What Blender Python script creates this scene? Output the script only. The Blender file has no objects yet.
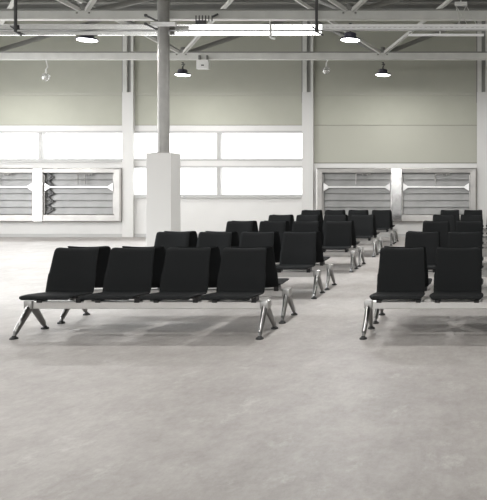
import bpy, bmesh, math, random
from mathutils import Vector, Matrix
random.seed(4)
S = bpy.context.scene
C = S.collection
F, VX, VY, H = 665.0, 484.0, 183.0, 1.55        # focal length in pixels, vanishing point, eye height

def wx(px, Y): return (px - VX) * Y / F
def wz(py, Y): return H - (py - VY) * Y / F

# ------------------------------------------------------------------ materials
def mat(name, col, rough=.5, metal=0., spec=.5, noise=0., nscale=8., bump=0., bscale=60.):
    m = bpy.data.materials.new(name); m.use_nodes = True
    nt = m.node_tree; b = nt.nodes['Principled BSDF']
    b.inputs['Roughness'].default_value = rough
    b.inputs['Metallic'].default_value = metal
    b.inputs['Specular IOR Level'].default_value = spec
    b.inputs['Base Color'].default_value = (*col, 1)
    if noise or bump:
        tc = nt.nodes.new('ShaderNodeTexCoord')
    if noise:
        n = nt.nodes.new('ShaderNodeTexNoise'); n.inputs['Scale'].default_value = nscale
        n.inputs['Detail'].default_value = 5
        nt.links.new(tc.outputs['Object'], n.inputs['Vector'])
        r = nt.nodes.new('ShaderNodeValToRGB')
        r.color_ramp.elements[0].position = .3; r.color_ramp.elements[1].position = .7
        r.color_ramp.elements[0].color = (*[c * (1 - noise) for c in col], 1)
        r.color_ramp.elements[1].color = (*[min(1, c * (1 + noise)) for c in col], 1)
        nt.links.new(n.outputs['Fac'], r.inputs['Fac'])
        nt.links.new(r.outputs['Color'], b.inputs['Base Color'])
    if bump:
        n2 = nt.nodes.new('ShaderNodeTexNoise'); n2.inputs['Scale'].default_value = bscale
        nt.links.new(tc.outputs['Object'], n2.inputs['Vector'])
        bp = nt.nodes.new('ShaderNodeBump'); bp.inputs['Strength'].default_value = bump
        bp.inputs['Distance'].default_value = .01
        nt.links.new(n2.outputs['Fac'], bp.inputs['Height'])
        nt.links.new(bp.outputs['Normal'], b.inputs['Normal'])
    return m

def emis(name, col, strength):
    m = bpy.data.materials.new(name); m.use_nodes = True
    b = m.node_tree.nodes['Principled BSDF']
    b.inputs['Base Color'].default_value = (*col, 1)
    b.inputs['Emission Color'].default_value = (*col, 1)
    b.inputs['Emission Strength'].default_value = strength
    return m

def glass(name, gloss=.08, tint=(1, 1, 1)):
    m = bpy.data.materials.new(name); m.use_nodes = True
    nt = m.node_tree; nt.nodes.clear()
    o = nt.nodes.new('ShaderNodeOutputMaterial'); mx = nt.nodes.new('ShaderNodeMixShader')
    t = nt.nodes.new('ShaderNodeBsdfTransparent'); g = nt.nodes.new('ShaderNodeBsdfGlossy')
    t.inputs['Color'].default_value = (*tint, 1)
    g.inputs['Roughness'].default_value = .05
    mx.inputs[0].default_value = gloss
    nt.links.new(t.outputs[0], mx.inputs[1]); nt.links.new(g.outputs[0], mx.inputs[2])
    nt.links.new(mx.outputs[0], o.inputs[0])
    return m

def floor_mat():
    m = bpy.data.materials.new('polished_concrete'); m.use_nodes = True
    nt = m.node_tree; b = nt.nodes['Principled BSDF']; L = nt.links.new
    tc = nt.nodes.new('ShaderNodeTexCoord')
    def noise(scale, det, rough=.6, vec=(1, 1, 1)):
        mp = nt.nodes.new('ShaderNodeMapping'); mp.inputs['Scale'].default_value = vec
        L(tc.outputs['Object'], mp.inputs['Vector'])
        n = nt.nodes.new('ShaderNodeTexNoise'); n.inputs['Scale'].default_value = scale
        n.inputs['Detail'].default_value = det; n.inputs['Roughness'].default_value = rough
        L(mp.outputs[0], n.inputs['Vector']); return n
    big = noise(.9, 8, .68, (1, .5, 1)); mid = noise(3.6, 12, .8, (1, .75, 1)); fine = noise(22, 6, .8, (1, .6, 1))
    r = nt.nodes.new('ShaderNodeValToRGB')
    r.color_ramp.elements[0].position = .3; r.color_ramp.elements[0].color = (.305, .290, .278, 1)
    r.color_ramp.elements[1].position = .72; r.color_ramp.elements[1].color = (.388, .372, .357, 1)
    L(big.outputs['Fac'], r.inputs['Fac'])
    r2 = nt.nodes.new('ShaderNodeValToRGB')
    r2.color_ramp.elements[0].position = .35; r2.color_ramp.elements[0].color = (.80, .785, .77, 1)
    r2.color_ramp.elements[1].position = .72; r2.color_ramp.elements[1].color = (1.14, 1.14, 1.14, 1)
    L(mid.outputs['Fac'], r2.inputs['Fac'])
    mul = nt.nodes.new('ShaderNodeMixRGB'); mul.blend_type = 'MULTIPLY'; mul.inputs[0].default_value = 1
    L(r.outputs[0], mul.inputs[1]); L(r2.outputs[0], mul.inputs[2])
    r3 = nt.nodes.new('ShaderNodeValToRGB')
    r3.color_ramp.elements[0].position = .3; r3.color_ramp.elements[0].color = (.88, .87, .86, 1)
    r3.color_ramp.elements[1].position = .7; r3.color_ramp.elements[1].color = (1.08, 1.08, 1.08, 1)
    L(fine.outputs['Fac'], r3.inputs['Fac'])
    mul2 = nt.nodes.new('ShaderNodeMixRGB'); mul2.blend_type = 'MULTIPLY'; mul2.inputs[0].default_value = 1
    L(mul.outputs[0], mul2.inputs[1]); L(r3.outputs[0], mul2.inputs[2])
    # pale scuffs
    sc = noise(2.6, 12, .8, (1, .7, 1))
    r4 = nt.nodes.new('ShaderNodeValToRGB')
    r4.color_ramp.elements[0].position = .56; r4.color_ramp.elements[0].color = (0, 0, 0, 1)
    r4.color_ramp.elements[1].position = .70; r4.color_ramp.elements[1].color = (.5, .5, .5, 1)
    L(sc.outputs['Fac'], r4.inputs['Fac'])
    mx = nt.nodes.new('ShaderNodeMixRGB'); mx.inputs[2].default_value = (.56, .55, .53, 1)
    L(r4.outputs[0], mx.inputs[0]); L(mul2.outputs[0], mx.inputs[1])
    L(mx.outputs[0], b.inputs['Base Color'])
    b.inputs['Roughness'].default_value = .5
    b.inputs['Specular IOR Level'].default_value = .4
    return m

M = dict(
    floor=floor_mat(),
    wall=mat('upper_wall_panel', (.375, .378, .318), .7, noise=.03, nscale=2),
    wall_pale=mat('lower_wall_panel', (.61, .605, .59), .6, noise=.02, nscale=2),
    seam=mat('dark_joint', (.16, .16, .14), .8),  # dark tone of the panel joints
    strip=mat('joint_strip', (.37, .37, .315), .6),
    pier=mat('pier_white', (.575, .57, .555), .6),
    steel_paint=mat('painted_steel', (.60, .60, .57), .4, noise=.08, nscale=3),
    steel_dark=mat('steel_dark_and_shade', (.24, .24, .225), .5),  # dark steel; also shade painted on truss diagonals and tube tops
    col=mat('column_steel', (.30, .295, .28), .4, noise=.1, nscale=6),
    deck=mat('roof_deck', (.34, .34, .32), .6, noise=.1, nscale=3),
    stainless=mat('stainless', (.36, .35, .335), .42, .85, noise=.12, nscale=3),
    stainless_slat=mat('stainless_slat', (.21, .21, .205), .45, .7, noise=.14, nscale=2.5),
    stainless_bright=mat('stainless_bright', (.62, .61, .60), .3, .9),
    galv=mat('galvanised', (.88, .88, .87), .4, .0, noise=.02, nscale=3),
    polished=mat('bright_metal', (.88, .88, .87), .16, 1.),
    cast=mat('cast_metal', (.40, .395, .385), .4, .6),
    mullion=mat('polished_steel', (.66, .65, .64), .22, 1., noise=.25, nscale=5),
    white=mat('white_plastic', (.8, .8, .78), .45),
    alu=mat('brushed_aluminium', (.66, .65, .635), .32, .75),
    chrome=mat('chrome_leg', (.25, .247, .243), .3, 1.),
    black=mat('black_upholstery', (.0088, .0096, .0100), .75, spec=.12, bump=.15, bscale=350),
    black_hard=mat('black_plastic', (.012, .012, .013), .4),
    rubber=mat('rubber_foot', (.012, .012, .012), .5),
    dark=mat('dark_metal', (.06, .06, .06), .5),
    housing=mat('lamp_housing', (.03, .028, .05), .4),
    lens=emis('lamp_lens', (1, .99, 1.0), 14),
    frame=mat('window_frame', (.40, .40, .39), .5),
    glass=glass('window_glass', .06),
    globe=glass('globe_glass', .45),
)

# ------------------------------------------------------------------ mesh helpers
def new(): return bmesh.new()

def box(bm, x0, x1, y0, y1, z0, z1, bev=0.):
    r = bmesh.ops.create_cube(bm, size=1)
    vs = r['verts']
    for v in vs:
        v.co = Vector(((x0 + x1) / 2 + v.co.x * (x1 - x0), (y0 + y1) / 2 + v.co.y * (y1 - y0), (z0 + z1) / 2 + v.co.z * (z1 - z0)))
    if bev:
        es = list({e for v in vs for e in v.link_edges})
        bmesh.ops.bevel(bm, geom=es, offset=bev, segments=2, affect='EDGES', profile=.5)
    return vs

def tube(bm, p, q, r0, r1=None, seg=12, sx=1., cap=True):
    """round bar from p to q, optional taper, squashed by sx in its first cross axis"""
    p, q = Vector(p), Vector(q); r1 = r0 if r1 is None else r1
    d = (q - p).normalized()
    a = Vector((1, 0, 0)) if abs(d.x) < .9 else Vector((0, 1, 0))
    u = (a - d * a.dot(d)).normalized(); w = d.cross(u)
    A, B = [], []
    for i in range(seg):
        t = 2 * math.pi * i / seg
        o = u * math.cos(t) * sx + w * math.sin(t)
        A.append(bm.verts.new(p + o * r0)); B.append(bm.verts.new(q + o * r1))
    for i in range(seg):
        j = (i + 1) % seg
        bm.faces.new((A[i], A[j], B[j], B[i]))
    if cap:
        bm.faces.new(A[::-1]); bm.faces.new(B)

def sqtube(bm, p, q, w, h):
    """square bar from p to q (w sideways, h the other way)"""
    p, q = Vector(p), Vector(q); d = (q - p).normalized()
    up = Vector((0, 0, 1)) if abs(d.z) < .95 else Vector((0, 1, 0))
    u = d.cross(up).normalized(); v = u.cross(d)
    A = [bm.verts.new(p + u * a * w / 2 + v * b * h / 2) for a, b in ((-1, -1), (1, -1), (1, 1), (-1, 1))]
    B = [bm.verts.new(q + u * a * w / 2 + v * b * h / 2) for a, b in ((-1, -1), (1, -1), (1, 1), (-1, 1))]
    for i in range(4):
        j = (i + 1) % 4; bm.faces.new((A[i], A[j], B[j], B[i]))
    bm.faces.new(A[::-1]); bm.faces.new(B)

def lathe(bm, prof, c=(0, 0, 0), seg=28):
    c = Vector(c); rings = []
    for r, z in prof:
        if r < 1e-6:
            rings.append([bm.verts.new(c + Vector((0, 0, z)))])
        else:
            rings.append([bm.verts.new(c + Vector((r * math.cos(2 * math.pi * i / seg), r * math.sin(2 * math.pi * i / seg), z))) for i in range(seg)])
    for a, b in zip(rings, rings[1:]):
        for i in range(seg):
            j = (i + 1) % seg
            if len(a) == 1 and len(b) > 1: bm.faces.new((a[0], b[j], b[i]))
            elif len(b) == 1 and len(a) > 1: bm.faces.new((a[i], a[j], b[0]))
            elif len(a) > 1: bm.faces.new((a[i], a[j], b[j], b[i]))

def poly_extrude(bm, pts, d):
    """pts: list of 3-D points of one face; d: offset vector of the other"""
    A = [bm.verts.new(Vector(p)) for p in pts]; B = [bm.verts.new(Vector(p) + Vector(d)) for p in pts]
    n = len(A)
    bm.faces.new(A); bm.faces.new(B[::-1])
    for i in range(n):
        j = (i + 1) % n; bm.faces.new((A[i], B[i], B[j], A[j]))

def obj(name, bm, m, parent=None, smooth=False, label=None, angle=40):
    bmesh.ops.recalc_face_normals(bm, faces=bm.faces)
    me = bpy.data.meshes.new(name); bm.to_mesh(me); bm.free()
    me.materials.append(m)
    if smooth:
        for p in me.polygons: p.use_smooth = True
        me.set_sharp_from_angle(angle=math.radians(angle))
    o = bpy.data.objects.new(name, me); C.objects.link(o)
    if parent: o.parent = parent
    if label: o['label'] = label
    return o

def thing(name, label, cat, loc=(0, 0, 0), group=None, rz=0.):
    o = bpy.data.objects.new(name, None); C.objects.link(o)
    o.empty_display_size = .1
    o.location = loc; o.rotation_euler = (0, 0, rz); o['label'] = label; o['category'] = cat
    if group: o['group'] = group
    return o

def tag(o, label, cat, group=None):
    o['label'] = label; o['category'] = cat
    if group: o['group'] = group
    return o

def struct(name, bm, m, label, cat, parent=None, smooth=False):
    o = obj(name, bm, m, parent, smooth)
    o['kind'] = 'structure'
    if not parent: o['label'] = label; o['category'] = cat
    return o

def copy_tree(o, parent=None):
    c = o.copy(); C.objects.link(c); c.parent = parent
    for ch in list(o.children): copy_tree(ch, c)
    return c

# ------------------------------------------------------------------ the hall
W = 19.11                       # face of the back wall
ZC = 6.6                      # ceiling
XL, XR, YB = -15.5, 8.0, -9.0
bm = new(); box(bm, XL - .3, XR + .3, YB, W + .3, -.2, 0)
struct('floor', bm, M['floor'], 'pale grey concrete floor of the hall', 'floor')

PIERS = [-15.33, -10.19, -5.043, -.04, 5.11]
z1, z2, z3, z4 = wz(196.7, W), wz(166, W), wz(160.7, W), wz(131, W)
ZS, ZJ = wz(125, W), wz(94, W)
xm0, xm1 = wx(122, W) + .2, wx(308, W)
# backing wall with the openings left free
def wall_boxes(bm, y0, y1, g=0.):
    box(bm, XL, XR, y0, y1, 0, z1)
    box(bm, XL, xm0, y0, y1, z1, z2); box(bm, xm1, XR, y0, y1, z1, z2)
    box(bm, XL, XR, y0, y1, z2, z3)
    box(bm, xm1, XR, y0, y1, z3, z4)
bm = new(); wall_boxes(bm, W, W + .3); box(bm, XL, XR, W, W + .3, z4, ZS - .012)
wall = struct('wall_back', bm, M['wall_pale'], 'back wall of the hall with strip windows and pale lower panels', 'wall')
bm = new()
box(bm, XL, XR, W + .02, W + .3, ZS - .012, ZC)
obj('panel_joint', bm, M['seam'], wall)
bm = new()
box(bm, XL, XR, W, W + .02, ZS, ZJ - .05); box(bm, XL, XR, W, W + .02, ZJ + .05, ZC)
obj('upper_panels', bm, M['wall'], wall, label='grey-green upper panels')
bm = new(); box(bm, XL, XR, W - .012, W + .02, ZJ - .046, ZJ + .046)
obj('joint_strip', bm, M['strip'], wall)
bm = new()                      # joint of the windowless bay, above the louvres
box(bm, wx(314, W), wx(477, W), W - .004, W + .01, wz(163.4, W), wz(162.6, W))
obj('joint_groove', bm, M['seam'], wall)
bm = new()                      # grey panel course of the windowless bay
box(bm, wx(314, W), wx(477, W), W - .003, W + .01, wz(162.6, W), ZS - .012)
obj('bay_panel', bm, M['strip'], wall)

bm = new(); box(bm, XL, XR, W - .03, W, 0, .09)
struct('baseboard_back', bm, M['frame'], 'low pale kerb along the foot of the back wall', 'baseboard')

# side wall with a tall glazed front (unseen, added as a source for the daylight)
bm = new()
box(bm, XL - .3, XL, 17.5, W + .3, 0, ZC); box(bm, XL - .3, XL, YB, 7.5, 0, ZC)
box(bm, XL - .3, XL, 7.5, 17.5, 4.2, ZC); box(bm, XL - .3, XL, 7.5, 17.5, 0, .1)
struct('wall_left', bm, M['wall_pale'], 'side wall with an added, unseen glazed front letting in daylight', 'wall')
bm = new()
for k in range(7):
    y = 7.5 + 10 * k / 6
    box(bm, XL - .2, XL - .1, y - .05, y + .05, .1, 4.2)
for z in (.15, 1.5, 2.85, 4.15): box(bm, XL - .2, XL - .1, 7.5, 17.5, z - .05, z + .05)
wl = struct('window_4', bm, M['frame'], 'unseen glazed front added in the side wall for daylight', 'window')
bm = new(); box(bm, XL - .16, XL - .14, 7.55, 17.45, .15, 4.15)
g = obj('glass', bm, M['glass'], wl)
bm = new(); box(bm, XR, XR + .3, YB, W + .3, 0, ZC)
struct('wall_right', bm, M['wall'], 'plain grey side wall', 'wall')

bm = new(); box(bm, XL - .3, XR + .3, YB - .3, YB, 0, 3.4); box(bm, XL - .3, XR + .3, YB - .3, YB, 5.8, ZC)  # unseen end wall; its high openings are added for the front fill
for k in range(5):
    x = XL + (XR - XL) * k / 4; box(bm, x - .3, x + .3, YB - .3, YB, 3.4, 5.8)
struct('wall_front', bm, M['wall'], 'unseen grey end wall with high openings added for the fill light', 'wall')

# ceiling deck (trapezoid sheet) and purlins
bm = new()
box(bm, XL - .3, XR + .3, YB, W + .3, ZC + .06, ZC + .2)
n = 80
for i in range(n):
    x = XL + (XR - XL) * i / n
    box(bm, x, x + .15, YB, W, ZC, ZC + .06)
struct('ceiling', bm, M['deck'], 'grey ribbed metal roof deck', 'ceiling')
for i, y in enumerate((W - .35, 18.1, 17.3, 13.08)):
    bm = new(); box(bm, XL, XR, y - .05, y + .05, ZC - .14, ZC - .01); box(bm, XL, XR, y - .09, y + .09, ZC - .16, ZC - .14)
    struct('trim_%d' % (i + 1), bm, M['steel_dark'], 'dark steel purlin running below the roof deck, number counted from the back wall: %d' % (i + 1), 'purlin')

# piers: pale casing below, twin-flange steel column above
pz = wz(92, W - .1)
for i, x in enumerate(PIERS):
    hw = .16
    bm = new(); box(bm, x - hw, x + hw, W - .1, W, 0, pz, .008)
    where = ['beside the left louvre, at the corner', 'between the left louvres and the two-row window',
             'between the two-row window and the right louvres', 'at the right end of the right louvres',
             'beyond the right louvres'][i]
    p = struct('trim_%d' % (11 + i), bm, M['pier'], 'pale boxed wall pier ' + where, 'pier')
    bm = new()
    for (a, b, y0) in ((-.15, -.03, W - .08), (.08, .155, W - .08)):
        box(bm, x + a, x + b, y0, W, pz, ZC)
    obj('steel_column', bm, M['steel_paint'], p)
    bm = new(); box(bm, x - .03, x + .08, W - .03, W, pz, ZC); box(bm, x - .185, x - .15, W - .06, W, pz - .3, ZC)
    obj('column_channel', bm, M['steel_dark'], p)

# windows in the back wall
def window(name, x0, x1, za, zb, mull, label):
    bm = new(); t = .055; ya, yb = W - .015, W + .16
    box(bm, x0, x1, ya, yb, zb - t, zb); box(bm, x0, x1, ya, yb, za, za + t)
    box(bm, x0, x0 + t, ya, yb, za, zb); box(bm, x1 - t, x1, ya, yb, za, zb)
    for m in mull: box(bm, m - .055, m + .055, ya + .03, yb, za + t, zb - t)
    o = struct(name, bm, M['frame'], label, 'window')
    bm = new(); box(bm, x0 + .01, x1 - .01, W + .1, W + .112, za + .01, zb - .01)
    obj('glass', bm, M['glass'], o)
bm = new()
mx = wx(218.5, W)
window('window_1', PIERS[0], PIERS[1] - .0, z3, z4, [wx(40, W), wx(-40, W)], 'white strip window above the two left louvre panels')
window('window_2', PIERS[1], PIERS[2], z3, z4, [mx], 'upper of the two strip windows behind the round column')
window('window_3', PIERS[1], PIERS[2], z1, z2, [mx], 'lower of the two strip windows behind the round column')
bm.free()
for k, (a, b, zz, lab) in enumerate(((PIERS[0] + .2, PIERS[1] - .2, z3, 'strip window above the left louvres'), (PIERS[1] + .2, PIERS[2] - .2, z1, 'lower strip window behind the column'))):
    bm = new(); box(bm, a, b, W - .07, W, zz - .045, zz, .006)
    struct('trim_%d' % (21 + k), bm, M['frame'], 'narrow projecting sill of the ' + lab, 'sill')

# ------------------------------------------------------------------ louvre panels
def louvre(x0, x1, label, band=False, rods=1, outer=None, mull=None):
    """steel louvre in a mitred splayed frame; opening x0..x1 in pixels"""
    D = .15; yf = W - D
    sc_ = yf
    ox0, ox1 = wx(x0, sc_), wx(x1, sc_)
    oz0, oz1 = wz(214.5, sc_), wz(173, sc_)
    e0, e1 = outer
    fx0, fx1 = wx(e0, sc_), wx(e1, sc_)
    fz0, fz1 = wz(222, sc_), wz(168, sc_)
    cx = (ox0 + ox1) / 2
    t = thing('louvre_panel', label, 'louvre', (cx, W, 0), 'stainless louvre panels on the back wall')
    bm = new()
    def L(x, y, z): return (x - cx, y - W, z)
    # splayed frame: outer ring at the wall side, face ring, inner ring set back
    rings = []
    for (a, b, c, d, y) in ((fx0, fx1, fz0, fz1, W - .0), (fx0, fx1, fz0, fz1, yf),
                            (fx0 + .04, fx1 - .04, fz0 + .03, fz1 - .03, yf - .02), (ox0 - .012, ox1 + .012, oz0 - .012, oz1 + .012, yf - .012), (ox0, ox1, oz0, oz1, yf + .01), (ox0, ox1, oz0, oz1, W - .001)):
        rings.append([bm.verts.new(L(*p)) for p in ((a, y, c), (b, y, c), (b, y, d), (a, y, d))])
    for A, B in zip(rings, rings[1:]):
        for i in range(4):
            j = (i + 1) % 4; bm.faces.new((A[i], A[j], B[j], B[i]))
    obj('frame', bm, M['stainless'], t, label='mitred stainless frame')
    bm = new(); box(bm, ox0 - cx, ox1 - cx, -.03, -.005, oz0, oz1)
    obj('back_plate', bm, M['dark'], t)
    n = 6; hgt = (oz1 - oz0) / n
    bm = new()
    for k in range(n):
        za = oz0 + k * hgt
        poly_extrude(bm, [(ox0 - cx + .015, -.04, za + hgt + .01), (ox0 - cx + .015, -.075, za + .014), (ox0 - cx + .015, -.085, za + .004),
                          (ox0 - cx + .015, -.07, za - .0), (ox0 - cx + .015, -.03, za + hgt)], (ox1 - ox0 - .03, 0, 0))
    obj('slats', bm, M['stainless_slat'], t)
    zb = wz(187, yf)
    bm = new(); box(bm, ox0 - cx + .02, ox1 - cx - .02, -.135, -.1, zb - .024, zb + .024, .006)
    obj('cross_bar', bm, M['stainless_bright'], t, label='bright horizontal bar')
    for s in (-1, 1):
        xa = (ox0 if s < 0 else ox1) - cx
        bm = new(); poly_extrude(bm, [(xa - s * .005, -.14, zb + .13), (xa - s * .16, -.14, zb + .03), (xa - s * .16, -.14, zb - .03), (xa - s * .005, -.14, zb - .13)], (0, .02, 0))
        obj('gusset', bm, M['stainless_bright'], t, label='triangular end plate')
        bm = new(); box(bm, min(xa, xa - s * .025), max(xa, xa - s * .025), -.14, -.06, oz0 + .02, oz1 - .05)
        obj('pivot_rail', bm, M['stainless'], t)
    # latch rods under the head of the frame
    bm = new(); xr = -.02; zt = wz(174, yf)
    for k in range(rods): tube(bm, (xr + k * .2, -.15, zt), (xr + k * .2, -.15, zt - .3), .013, seg=8)
    tube(bm, (xr - .01, -.15, zt), (xr + .42, -.15, zt), .012, seg=8)
    for xx in (.2, .32): lathe(bm, [(0, -.02), (.02, -.014), (.02, .014), (0, .02)], (xr + xx, -.15, zt - .02), 10)
    obj('latch_rod', bm, M['steel_dark'] if rods == 2 else M['stainless'], t, label='small latch rod hanging under the frame head')
    if mull:
        ma, mb = wx(mull[0], yf) - cx, wx(mull[1], yf) - cx
        bm = new(); box(bm, ma, mb, -D - .035, -D - .021, fz0 + .02, fz1 - .02, .004)
        obj('mullion_cover', bm, M['mullion'], t, label='polished cover strip between the two panels')
    if band:  # zigzag of dark bars beside the slats
        bm = new(); x = ox0 - cx + .05; z = oz0 + .03
        k = 0
        while z < oz1 - .09:
            a, b = (x, x + .2) if k % 2 == 0 else (x + .16, x + .03)
            sqtube(bm, (a, -.105, z), (b, -.105, z + .13), .02, .06)
            z += .115; k += 1
        obj('band', bm, M['dark'], t, label='dark zigzag linkage at the side of the slats')
    return t
louvre(-38, 33, 'louvre panel at the left edge of the photo, left half of the left pair', rods=1, outer=(-45, 38.4))
louvre(43.5, 113.5, 'louvre panel below the strip window with a dark zigzag linkage beside its slats', True, 2, outer=(38.6, 121), mull=(33.5, 43))
louvre(322.5, 391, 'left half of the right louvre pair, behind the left block of benches', rods=1, outer=(316, 396.4))
louvre(402, 470, 'right half of the right louvre pair, behind the right block of benches', rods=1, outer=(396.6, 477), mull=(391.5, 401.8))

# ------------------------------------------------------------------ round column on its pedestal
pc = thing('support_column', 'grey round steel column rising from a tall white square pedestal', 'column', (-6.145, 12.75, 0))
pc['kind'] = 'structure'
px0, px1 = wx(146, 12.55) + 6.145, wx(171, 12.55) + 6.145
bm = new(); box(bm, px0, px1, -.2, .2, 0, wz(153, 12.55), .006)
obj('pedestal', bm, M['pier'], pc, label='white square pedestal')
bm = new(); tube(bm, (0, 0, wz(153, 12.55)), (0, 0, ZC), .107, seg=32)
obj('pole', bm, M['col'], pc, True, label='grey round steel pole')
bm = new(); box(bm, -.15, .15, -.15, .15, wz(153, 12.55), wz(153, 12.55) + .012)
obj('base_plate', bm, M['col'], pc)

# ------------------------------------------------------------------ roof trusses
ZN = 4.84
NX = [-13.0, -7.84, -2.63, 2.54]
TRY = [17.3, 13.08, 8.86, 4.64]
A_, B_, H_ = 2.6, 2.1, 1.5
for k, Y in enumerate(TRY):
    lab = ['white lattice roof truss nearest the back wall, its bottom tube above the windows',
           'white lattice roof truss behind the round column, its tube above the cable tray',
           'white lattice roof truss over the front benches, above the frame', 'white lattice roof truss over the open floor, above the frame'][k]
    t = thing('roof_truss', lab, 'truss', (0, Y, ZN), 'lattice roof trusses'); t['kind'] = 'structure'
    bm = new(); box(bm, XL + .05, XR - .05, -.08, .08, -.085, .085, .01)
    obj('bottom_tube', bm, M['steel_paint'], t)
    bm = new(); box(bm, XL + .05, XR - .05, -.085, .085, .0855, .115)  # dark strip standing in for the shadow above the tube
    obj('top_shadow', bm, M['steel_dark'], t)
    for x in NX:
        for sx in (-1, 1):
            for sy in (-1, 1):
                if Y + sy * B_ > W - .15: sy_ = (W - .2 - Y) / B_
                else: sy_ = sy
                bm = new()
                p = (x + sx * .06, sy * .06, .09); q = (x + sx * A_, sy_ * B_, H_)
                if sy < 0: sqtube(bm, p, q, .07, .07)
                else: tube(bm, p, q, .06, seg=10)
                obj('diagonal', bm, M['steel_paint'] if sy < 0 else M['steel_dark'], t)  # far diagonals take the dark tone, their shade put into the colour
        bm = new(); box(bm, x - .16, x + .16, -.1, .1, .11, .16); tube(bm, (x, 0, .1), (x, 0, .24), .06, seg=10)
        for sx in (-.12, .12):
            lathe(bm, [(0, .03), (.02, .03), (.02, 0), (0, 0)], (x + sx, -.085, .02), 6)
        obj('node_plate', bm, M['steel_dark'], t)
    bm = new()
    for x in [NX[0] - A_] + [v + A_ for v in NX]:
        pass
    box(bm, XL + .05, XR - .05, -B_ - .07, -B_ + .07, H_, H_ + .14)
    obj('top_tube', bm, M['steel_paint'], t)

# ------------------------------------------------------------------ high-bay lamps
def lamp_proto():
    t = thing('hanging_lamp', '', 'lamp', (0, 0, 0), 'round high-bay lamps')
    bm = new(); lathe(bm, [(0, .13), (.09, .13), (.12, .11), (.117, .04), (.193, .018), (.202, .0), (.202, -.012), (.19, -.015), (.0, -.01)])
    obj('housing', bm, M['housing'], t, True, label='dark flared housing', angle=30)
    bm = new(); lathe(bm, [(.18, -.012), (.18, -.02), (.16, -.026), (.0, -.03)])
    obj('lens', bm, M['lens'], t, True, label='glowing white lens')
    bm = new(); tube(bm, (0, 0, .13), (0, 0, .2), .018, seg=8)
    bmh = bm
    tube(bmh, (0, 0, .2), (.035, 0, .24), .014, seg=8); tube(bmh, (.035, 0, .24), (0, 0, .30), .014, seg=8)
    tube(bmh, (0, 0, .30), (0, 0, .315), .03, seg=8); tube(bmh, (-.03, 0, .25), (.06, 0, .27), .012, seg=8)
    obj('hook', bm, M['dark'], t)
    return t
lp = lamp_proto()
lamp_labels = {(0, 0): 'unseen high-bay lamp added outside the left edge, at the back', (0, 1): 'round high-bay lamp hanging left of the round column beside the wall pier',
   (0, 2): 'round high-bay lamp hanging above the right louvres from the rear truss', (0, 3): 'unseen high-bay lamp added beyond the right edge, at the back',
   (1, 0): 'unseen high-bay lamp added outside the left edge, on the middle truss', (1, 1): 'round high-bay lamp just below the cable tray at upper left',
   (1, 2): 'round high-bay lamp just below the cable tray, right of the white hook', (1, 3): 'unseen high-bay lamp added beyond the right edge, on the middle truss'}
lamp_labels[(0, 1)] = 'round high-bay lamp hanging on the rear truss just beside the round column'
first = True
ZL = 4.375
for k, Y in enumerate(TRY):  # lamps out of view are added as sources, carrying the grid on
    for j, x in enumerate(NX):
        if k >= 2 and j == 0: continue
        o = lp if first else copy_tree(lp); first = False
        o.location = (x + (.035 if (k, j) == (1, 1) else 0), Y, ZL)
        o['label'] = lamp_labels.get((k, j), 'unseen high-bay lamp on truss %s above the frame, %s' % (['', '', 'over the front benches', 'over the open floor'][k], ['', 'over the left benches', 'over the aisle', 'over the right benches'][j]))
        L = bpy.data.lights.new('lamp_light', 'AREA'); L.shape = 'DISK'; L.size = .36; L.energy = (52, 122, 84, 84)[k]
        L.color = (1, .985, .97)
        lo = bpy.data.objects.new('lamp_light', L); C.objects.link(lo); lo.location = (x, Y, ZL - .065)

# ------------------------------------------------------------------ cable tray, trunking, rail and fittings
Yt = 12.905
bm = new(); za, zb = wz(30.6, Yt), wz(24.6, Yt)
box(bm, XL + .1, XR - .1, Yt - .035, Yt + .035, za, za + .012)
for yy in (-.035, .029):
    # perforated side: top and bottom bands with webs between
    box(bm, XL + .1, XR - .1, Yt + yy, Yt + yy + .006, za, za + .05)
    box(bm, XL + .1, XR - .1, Yt + yy, Yt + yy + .006, za + .07, zb)
x = -10.2
while x < 1.2:
    box(bm, x, x + .05, Yt - .035, Yt - .029, za + .05, za + .07); x += .1
ct = tag(obj('cable_tray', bm, M['galv']), 'long galvanised cable tray with perforated side running under the middle truss', 'cable tray')
def sloped(bm, x0, x1, za, zb):  # front face tilted so the bar mirrors the front fill
    poly_extrude(bm, [(x0, 12.876, za), (x0, 12.868, zb), (x0, 12.874, zb + .006), (x0, 12.93, zb + .006), (x0, 12.93, za)], (x1 - x0, 0, 0))
bm = new(); poly_extrude(bm, [(XL + .1, 12.869, wz(29.6, 12.87)), (XL + .1, 12.859, wz(24.8, 12.87)), (XL + .1, 12.8695, wz(24.8, 12.87))], (wx(322, 12.87) - XL - .1, 0, 0))  # strip added and tilted so it mirrors the front fill
obj('cover', bm, M['polished'], ct, label='smooth side cover, added and tilted to mirror the fill light')
bm = new(); za2, zb2 = wz(35.4, Yt), wz(32, Yt)
sloped(bm, XL + .1, wx(322, Yt), za2, zb2)
tag(obj('trunking', bm, M['polished']), 'pale trunking bar just below the cable tray, ending over the aisle', 'trunking')
bm = new(); box(bm, wx(408, Yt), wx(484, Yt), Yt - .03, Yt + .03, wz(36, Yt), wz(34, Yt))
box(bm, wx(440, Yt) - .01, wx(440, Yt) + .01, Yt - .01, Yt + .01, wz(34, Yt), za)
tag(obj('hanging_trunking', bm, M['galv']), 'short dim trunking bar below the cable tray at upper right', 'trunking')
Yr = 12.57
bm = new(); box(bm, wx(151, Yr), wx(176, Yr), Yr - .03, Yr + .03, wz(26, Yr), wz(22.2, Yr), .004)
tag(obj('mounting_rail', bm, M['galv']), 'short pale mounting rail crossing in front of the round column near its top', 'rail')

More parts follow.
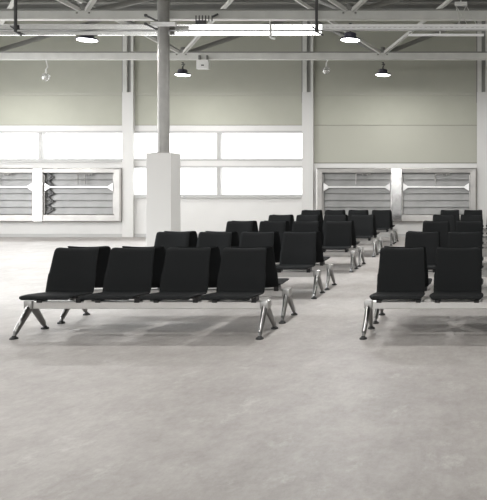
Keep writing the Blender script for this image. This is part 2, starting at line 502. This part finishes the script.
def hanger(px, label, ztop=ZC - .16, Y=12.83):
    x = wx(px, Y)
    bm = new()
    tube(bm, (x, Y, wz(31, Y)), (x, Y, ztop), .028, seg=8)
    tube(bm, (x - .02, Y, wz(31, Y)), (x + .13, Y - .03, wz(35.5, Y)), .018, seg=8)
    tube(bm, (x - .1, Y, wz(26, Y)), (x, Y, wz(30, Y)), .014, seg=8)
    tag(obj('tray_hanger', bm, M['dark'], smooth=True), label, 'hanger', 'dark tray hangers')
hanger(15.5, 'dark hanger rod holding the cable tray at upper left')
hanger(316.5, 'dark hanger rod where the trunking ends, right of centre')
for px, py, lab in ((150, 17.5, 'upper dark hook beside the round column'), (150, 26, 'lower dark hook beside the round column')):
    bm = new(); Y = 12.55; x = wx(px, Y); z = wz(py, Y)
    Y = 12.51
    tube(bm, (x - .06, Y, z + .03), (x + .12, Y + .0, z - .06), .018, seg=8)
    lathe(bm, [(0, .03), (.03, .02), (.03, -.02), (0, -.03)], (x - .06, Y, z + .03), 8)
    tube(bm, (x + .12, Y, z - .06), (x + .16, Y + .02, z - .06), .016, seg=8)
    tag(obj('hanging_hook', bm, M['dark'], smooth=True), lab, 'hook', 'dark cable hooks by the column')
# comb of cable ends above the tray
bm = new(); Y = 12.905
box(bm, wx(196, Y), wx(206, Y), Y - .02, Y + .02, wz(24.55, Y), wz(20.6, Y))
for k in range(6):
    xx = wx(196 + k * 3.2, Y); tube(bm, (xx, Y, wz(21, Y)), (xx, Y, wz(15.5, Y)), .011, seg=6)
tube(bm, (wx(212, Y), Y, wz(17, Y)), (wx(218, Y), Y, wz(14, Y)), .02, seg=6)
tag(obj('cable_bracket', bm, M['dark']), 'small dark comb-like cable bracket standing above the cable tray', 'bracket')
# white hook under the trunking
bm = new(); Y = 12.83; x = wx(270, Y)
tube(bm, (x, Y, wz(20, Y)), (x, Y, wz(35, Y)), .014, seg=8); tube(bm, (x, Y, wz(35, Y)), (x + .02, Y, wz(38, Y)), .03, .02, seg=10)
tube(bm, (x + .02, Y, wz(38, Y)), (x + .1, Y, wz(38.6, Y)), .022, seg=10)
tag(obj('hanging_hook', bm, M['white'], smooth=True), 'small white hook below the trunking above the mid windows', 'hook')
# white plate with wires at upper right
t = thing('hanger_plate', 'small white plate with crossing wires above the cable tray at upper right', 'hanger', (wx(461, 12.9), 12.9, wz(4, 12.9)))
bm = new(); box(bm, -.12, .12, -.05, .05, -.035, .035, .006); tube(bm, (0, 0, .035), (0, 0, ZC - .16 - wz(4, 12.9)), .012, seg=6)
obj('plate', bm, M['white'], t)
dz = wz(24.4, 12.9) - wz(4, 12.9)
bm = new()
for a, b in ((-.1, -.02), (-.1, .12), (.1, -.06), (.1, .3)): tube(bm, (a, 0, -.03), (b, 0, dz), .008, seg=6)
obj('wires', bm, M['steel_paint'], t)
# box on the rear truss
t = thing('hanging_box', 'small white box hanging from the rear truss right of the round column', 'box', (wx(203, 17.18), 17.19, wz(64.5, 17.18)))
bm = new(); box(bm, -.16, .16, -.05, .05, -.12, .12, .012); obj('body', bm, M['white'], t)
bm = new(); box(bm, -.03, .04, -.056, -.05, -.04, -.01); obj('badge', bm, M['dark'], t)
for s in (-.1, .1):
    bm = new(); box(bm, s - .02, s + .02, -.02, .03, .12, .24); obj('bracket', bm, M['steel_dark'], t)
# glass globes on hooks
for px, py, lab in ((46, 77, 'small clear globe hanging from the rear truss above the left windows'), (326.3, 70.5, 'small clear globe hanging from the rear truss beside the pier over the aisle')):
    Y = 17.25
    t = thing('hanging_globe', lab, 'globe', (wx(px, Y), Y, wz(py, Y)), 'clear globes on the rear truss')
    bm = new(); pr = [(.105 * math.sin(math.pi * i / 12), -.105 * math.cos(math.pi * i / 12)) for i in range(13)]
    pr[0] = (0, pr[0][1]); pr[-1] = (0, pr[-1][1]); lathe(bm, pr, seg=20)
    obj('globe', bm, M['globe'], t, True, angle=80)
    top = ZN - .085 - wz(py, Y)
    bm = new(); tube(bm, (0, 0, .1), (.0, 0, .2), .02, seg=8); tube(bm, (0, 0, .2), (.04, 0, .26), .014, seg=8)
    tube(bm, (.04, 0, .26), (0, 0, top), .014, seg=8)
    obj('hook', bm, M['white'], t)

# ------------------------------------------------------------------ benches
def interp(tab, t):
    for (a, va), (b, vb) in zip(tab, tab[1:]):
        if t <= b: return va + (vb - va) * (t - a) / (b - a)
    return tab[-1][1]

def shell(path, width, thick, dish=0., nx=12):
    """padded panel following path [(y, z)...]; width and thick are tables over 0..1"""
    bm = new(); n = len(path)
    cum = [0.]
    for a, b in zip(path, path[1:]): cum.append(cum[-1] + math.dist(a, b))
    top, bot = [], []
    for i, (y, z) in enumerate(path):
        t = cum[i] / cum[-1]
        a, b = path[max(0, i - 1)], path[min(n - 1, i + 1)]
        d = Vector((0, b[0] - a[0], b[1] - a[1])).normalized()
        nn = Vector((0, -d.z, d.y))            # towards the sitter
        w = interp(width, t) / 2; th = interp(thick, t)
        R, Q = [], []
        for k in range(nx + 1):
            u = -1 + 2 * k / nx
            u = math.copysign(1 - (1 - abs(u)) ** 1.5, u)
            edge = math.sqrt(max(0, 1 - abs(u) ** 10))
            c = Vector((u * w, y, z)) + nn * (dish * u * u)
            R.append(bm.verts.new(c + nn * th * .5 * (.25 + .75 * edge))); Q.append(bm.verts.new(c - nn * th * .5 * (.25 + .75 * edge)))
        top.append(R); bot.append(Q)
    for i in range(n - 1):
        for k in range(nx):
            bm.faces.new((top[i][k], top[i][k + 1], top[i + 1][k + 1], top[i + 1][k]))
            bm.faces.new((bot[i][k], bot[i + 1][k], bot[i + 1][k + 1], bot[i][k + 1]))
        bm.faces.new((top[i][0], top[i + 1][0], bot[i + 1][0], bot[i][0]))
        bm.faces.new((top[i][nx], bot[i][nx], bot[i + 1][nx], top[i + 1][nx]))
    for k in range(nx):
        bm.faces.new((top[0][k], bot[0][k], bot[0][k + 1], top[0][k + 1]))
        bm.faces.new((top[-1][k], top[-1][k + 1], bot[-1][k + 1], bot[-1][k]))
    return bm

LX = 1.205
PITCH = .597
def bench_proto():
    t = thing('beam_bench', '', 'bench')
    bm = new(); box(bm, -LX - .01, LX + .01, -.04, .04, .262, .338, .006)
    obj('beam', bm, M['alu'], t, label='pale aluminium beam')
    for s in (-1, 1):
        x = s * LX
        bm = new()
        box(bm, x - .03, x + .03, -.045, .045, .252, .29, .008)
        for d in (-1, 1):
            tube(bm, (x, d * .028, .275), (x + s * .015, d * .215, .058), .042, .029, 14, .75)
            tube(bm, (x + s * .015, d * .215, .058), (x + s * .016, d * .23, .028), .018, .016, 12)
        lg = obj('leg', bm, M['chrome'], t, True, label='chrome inverted V leg')
        bm = new(); box(bm, x - .044, x + .044, -.062, .062, .262, .35, .014)
        obj('end_cap', bm, M['cast'], t, True, label='pale metal end cap of the beam')
        for d in (-1, 1):
            bm = new(); lathe(bm, [(0, .034), (.016, .033), (.022, .022), (.037, .014), (.039, 0), (0, 0)], (x + s * .016, d * .234, 0), 18)
            obj('foot', bm, M['rubber'], lg, True, label='black disc foot')
    seat_path = [(-.262, .386), (-.267, .394), (-.262, .401), (-.24, .405), (-.19, .405), (-.12, .402), (-.05, .396), (.02, .391), (.08, .388), (.125, .390), (.15, .398)]
    back_path = [(.122, .382), (.14, .396), (.152, .425), (.163, .47), (.175, .52), (.190, .58), (.196, .60), (.213, .66), (.231, .72), (.248, .775), (.260, .81), (.268, .828), (.279, .838), (.292, .84)]
    for k in range(4):
        xc = (k - 1.5) * PITCH
        bm = shell(seat_path, [(0, .47), (.03, .50), (.08, .53), (.3, .545), (.7, .535), (1, .48)], [(0, .016), (.1, .026), (.8, .026), (1, .018)], .004)
        bmesh.ops.translate(bm, verts=bm.verts, vec=(xc, 0, .012)); obj('seat', bm, M['black'], t, True, angle=60)
        bm = shell(back_path, [(0, .49), (.06, .505), (.38, .503), (.44, .50), (.48, .482), (.62, .478), (.90, .468), (.965, .460), (1, .44)],
                   [(0, .02), (.08, .034), (.45, .036), (.5, .03), (.9, .028), (1, .02)], .014)
        bmesh.ops.translate(bm, verts=bm.verts, vec=(xc, 0, 0)); obj('backrest', bm, M['black'], t, True, angle=60)
        bm = new()
        for s in (-.2, .2):
            box(bm, xc + s - .02, xc + s + .02, -.12, .09, .380, .400, .005)
            box(bm, xc + s - .026, xc + s + .026, -.05, .05, .325, .388, .005)
        box(bm, xc - .2, xc + .2, .05, .08, .382, .396)
        obj('seat_bracket', bm, M['black_hard'], t)
    for k in range(3):
        xc = (k - 1) * PITCH
        bm = new(); box(bm, xc - .04, xc + .04, -.047, .047, .33, .366, .012)
        obj('spacer', bm, M['alu'], t, label='small silver spacer')
    return t

bp = bench_proto()
ROWS = [6.84, 9.14, 11.79, 14.145, 16.695]
ordn = ['front', 'second', 'third', 'fourth', 'rearmost']
XC = {'left': -3.45, 'right': .022}
DX = {'left': [0, -.048, -.078, -.078, -.07], 'right': [0] * 5}
first = True
for side in ('left', 'right'):
    for r, Y in enumerate(ROWS):
        for back in (0, 1):
            o = bp if first else copy_tree(bp); first = False
            o.location = (XC[side] + DX[side][r], Y + (.74 if back else 0), 0)
            o.rotation_euler = (0, 0, math.pi if back else 0)
            o['group'] = 'four-seat benches in the %s block' % side
            if back: o['label'] = 'black bench facing the back wall, back-to-back behind the %s row of the %s block' % (ordn[r], side)
            else: o['label'] = 'black bench on chrome legs facing the camera, %s row of the %s block' % (ordn[r], side)

# ------------------------------------------------------------------ daylight and added front fill
w = bpy.data.worlds.new('sky'); S.world = w; w.use_nodes = True
bg = w.node_tree.nodes['Background']; bg.inputs[0].default_value = (1, 1, 1.0, 1); bg.inputs[1].default_value = 2.2

def area(name, loc, rot, sx, sy, e, col=(1, 1, 1)):
    L = bpy.data.lights.new(name, 'AREA'); L.shape = 'RECTANGLE'; L.size = sx; L.size_y = sy; L.energy = e; L.color = col
    o = bpy.data.objects.new(name, L); C.objects.link(o); o.location = loc; o.rotation_euler = rot
    return o
# daylight through the added side glazing and the strip windows
area('daylight_side', (XL - .5, 12.5, 2.1), (0, math.radians(-90), 0), 4.0, 10.0, 580, (.97, .98, 1))
area('daylight_window', (-7.6, W + .45, 2.2), (math.radians(-90), 0, 0), 4.8, 1.9, 60)
area('daylight_window', (-12.8, W + .45, 2.7), (math.radians(-90), 0, 0), 4.8, .85, 40)

sl = bpy.data.lights.new('sun', 'SUN'); sl.energy = 14; sl.angle = math.radians(13); sl.color = (.88, .945, 1)
so = bpy.data.objects.new('sun', sl); C.objects.link(so)
so.rotation_euler = Vector((1, .02, -.335)).to_track_quat('-Z', 'Y').to_euler()
area('front_fill', (-4, YB - .5, 4.6), (math.radians(90), 0, 0), 22, 2.4, 1200)  # added unseen fill behind the camera, brightens tray and walls

# ------------------------------------------------------------------ camera
cd = bpy.data.cameras.new('camera'); co = bpy.data.objects.new('camera', cd); C.objects.link(co)
co.location = (0, 0, H); co.rotation_euler = (math.radians(90), 0, 0)
cd.sensor_fit = 'HORIZONTAL'; cd.sensor_width = 36; cd.lens = F / 487 * 36
cd.shift_x = (243.5 - VX) / 487; cd.shift_y = (VY - 250) / 487
cd.clip_end = 200
S.camera = co
S.view_settings.view_transform = 'Standard'; S.view_settings.look = 'None'
S.view_settings.exposure = 0.1; S.view_settings.gamma = 1
S.view_settings.use_curve_mapping = False
S.cycles.use_denoising = True
S.cycles.max_bounces = 8
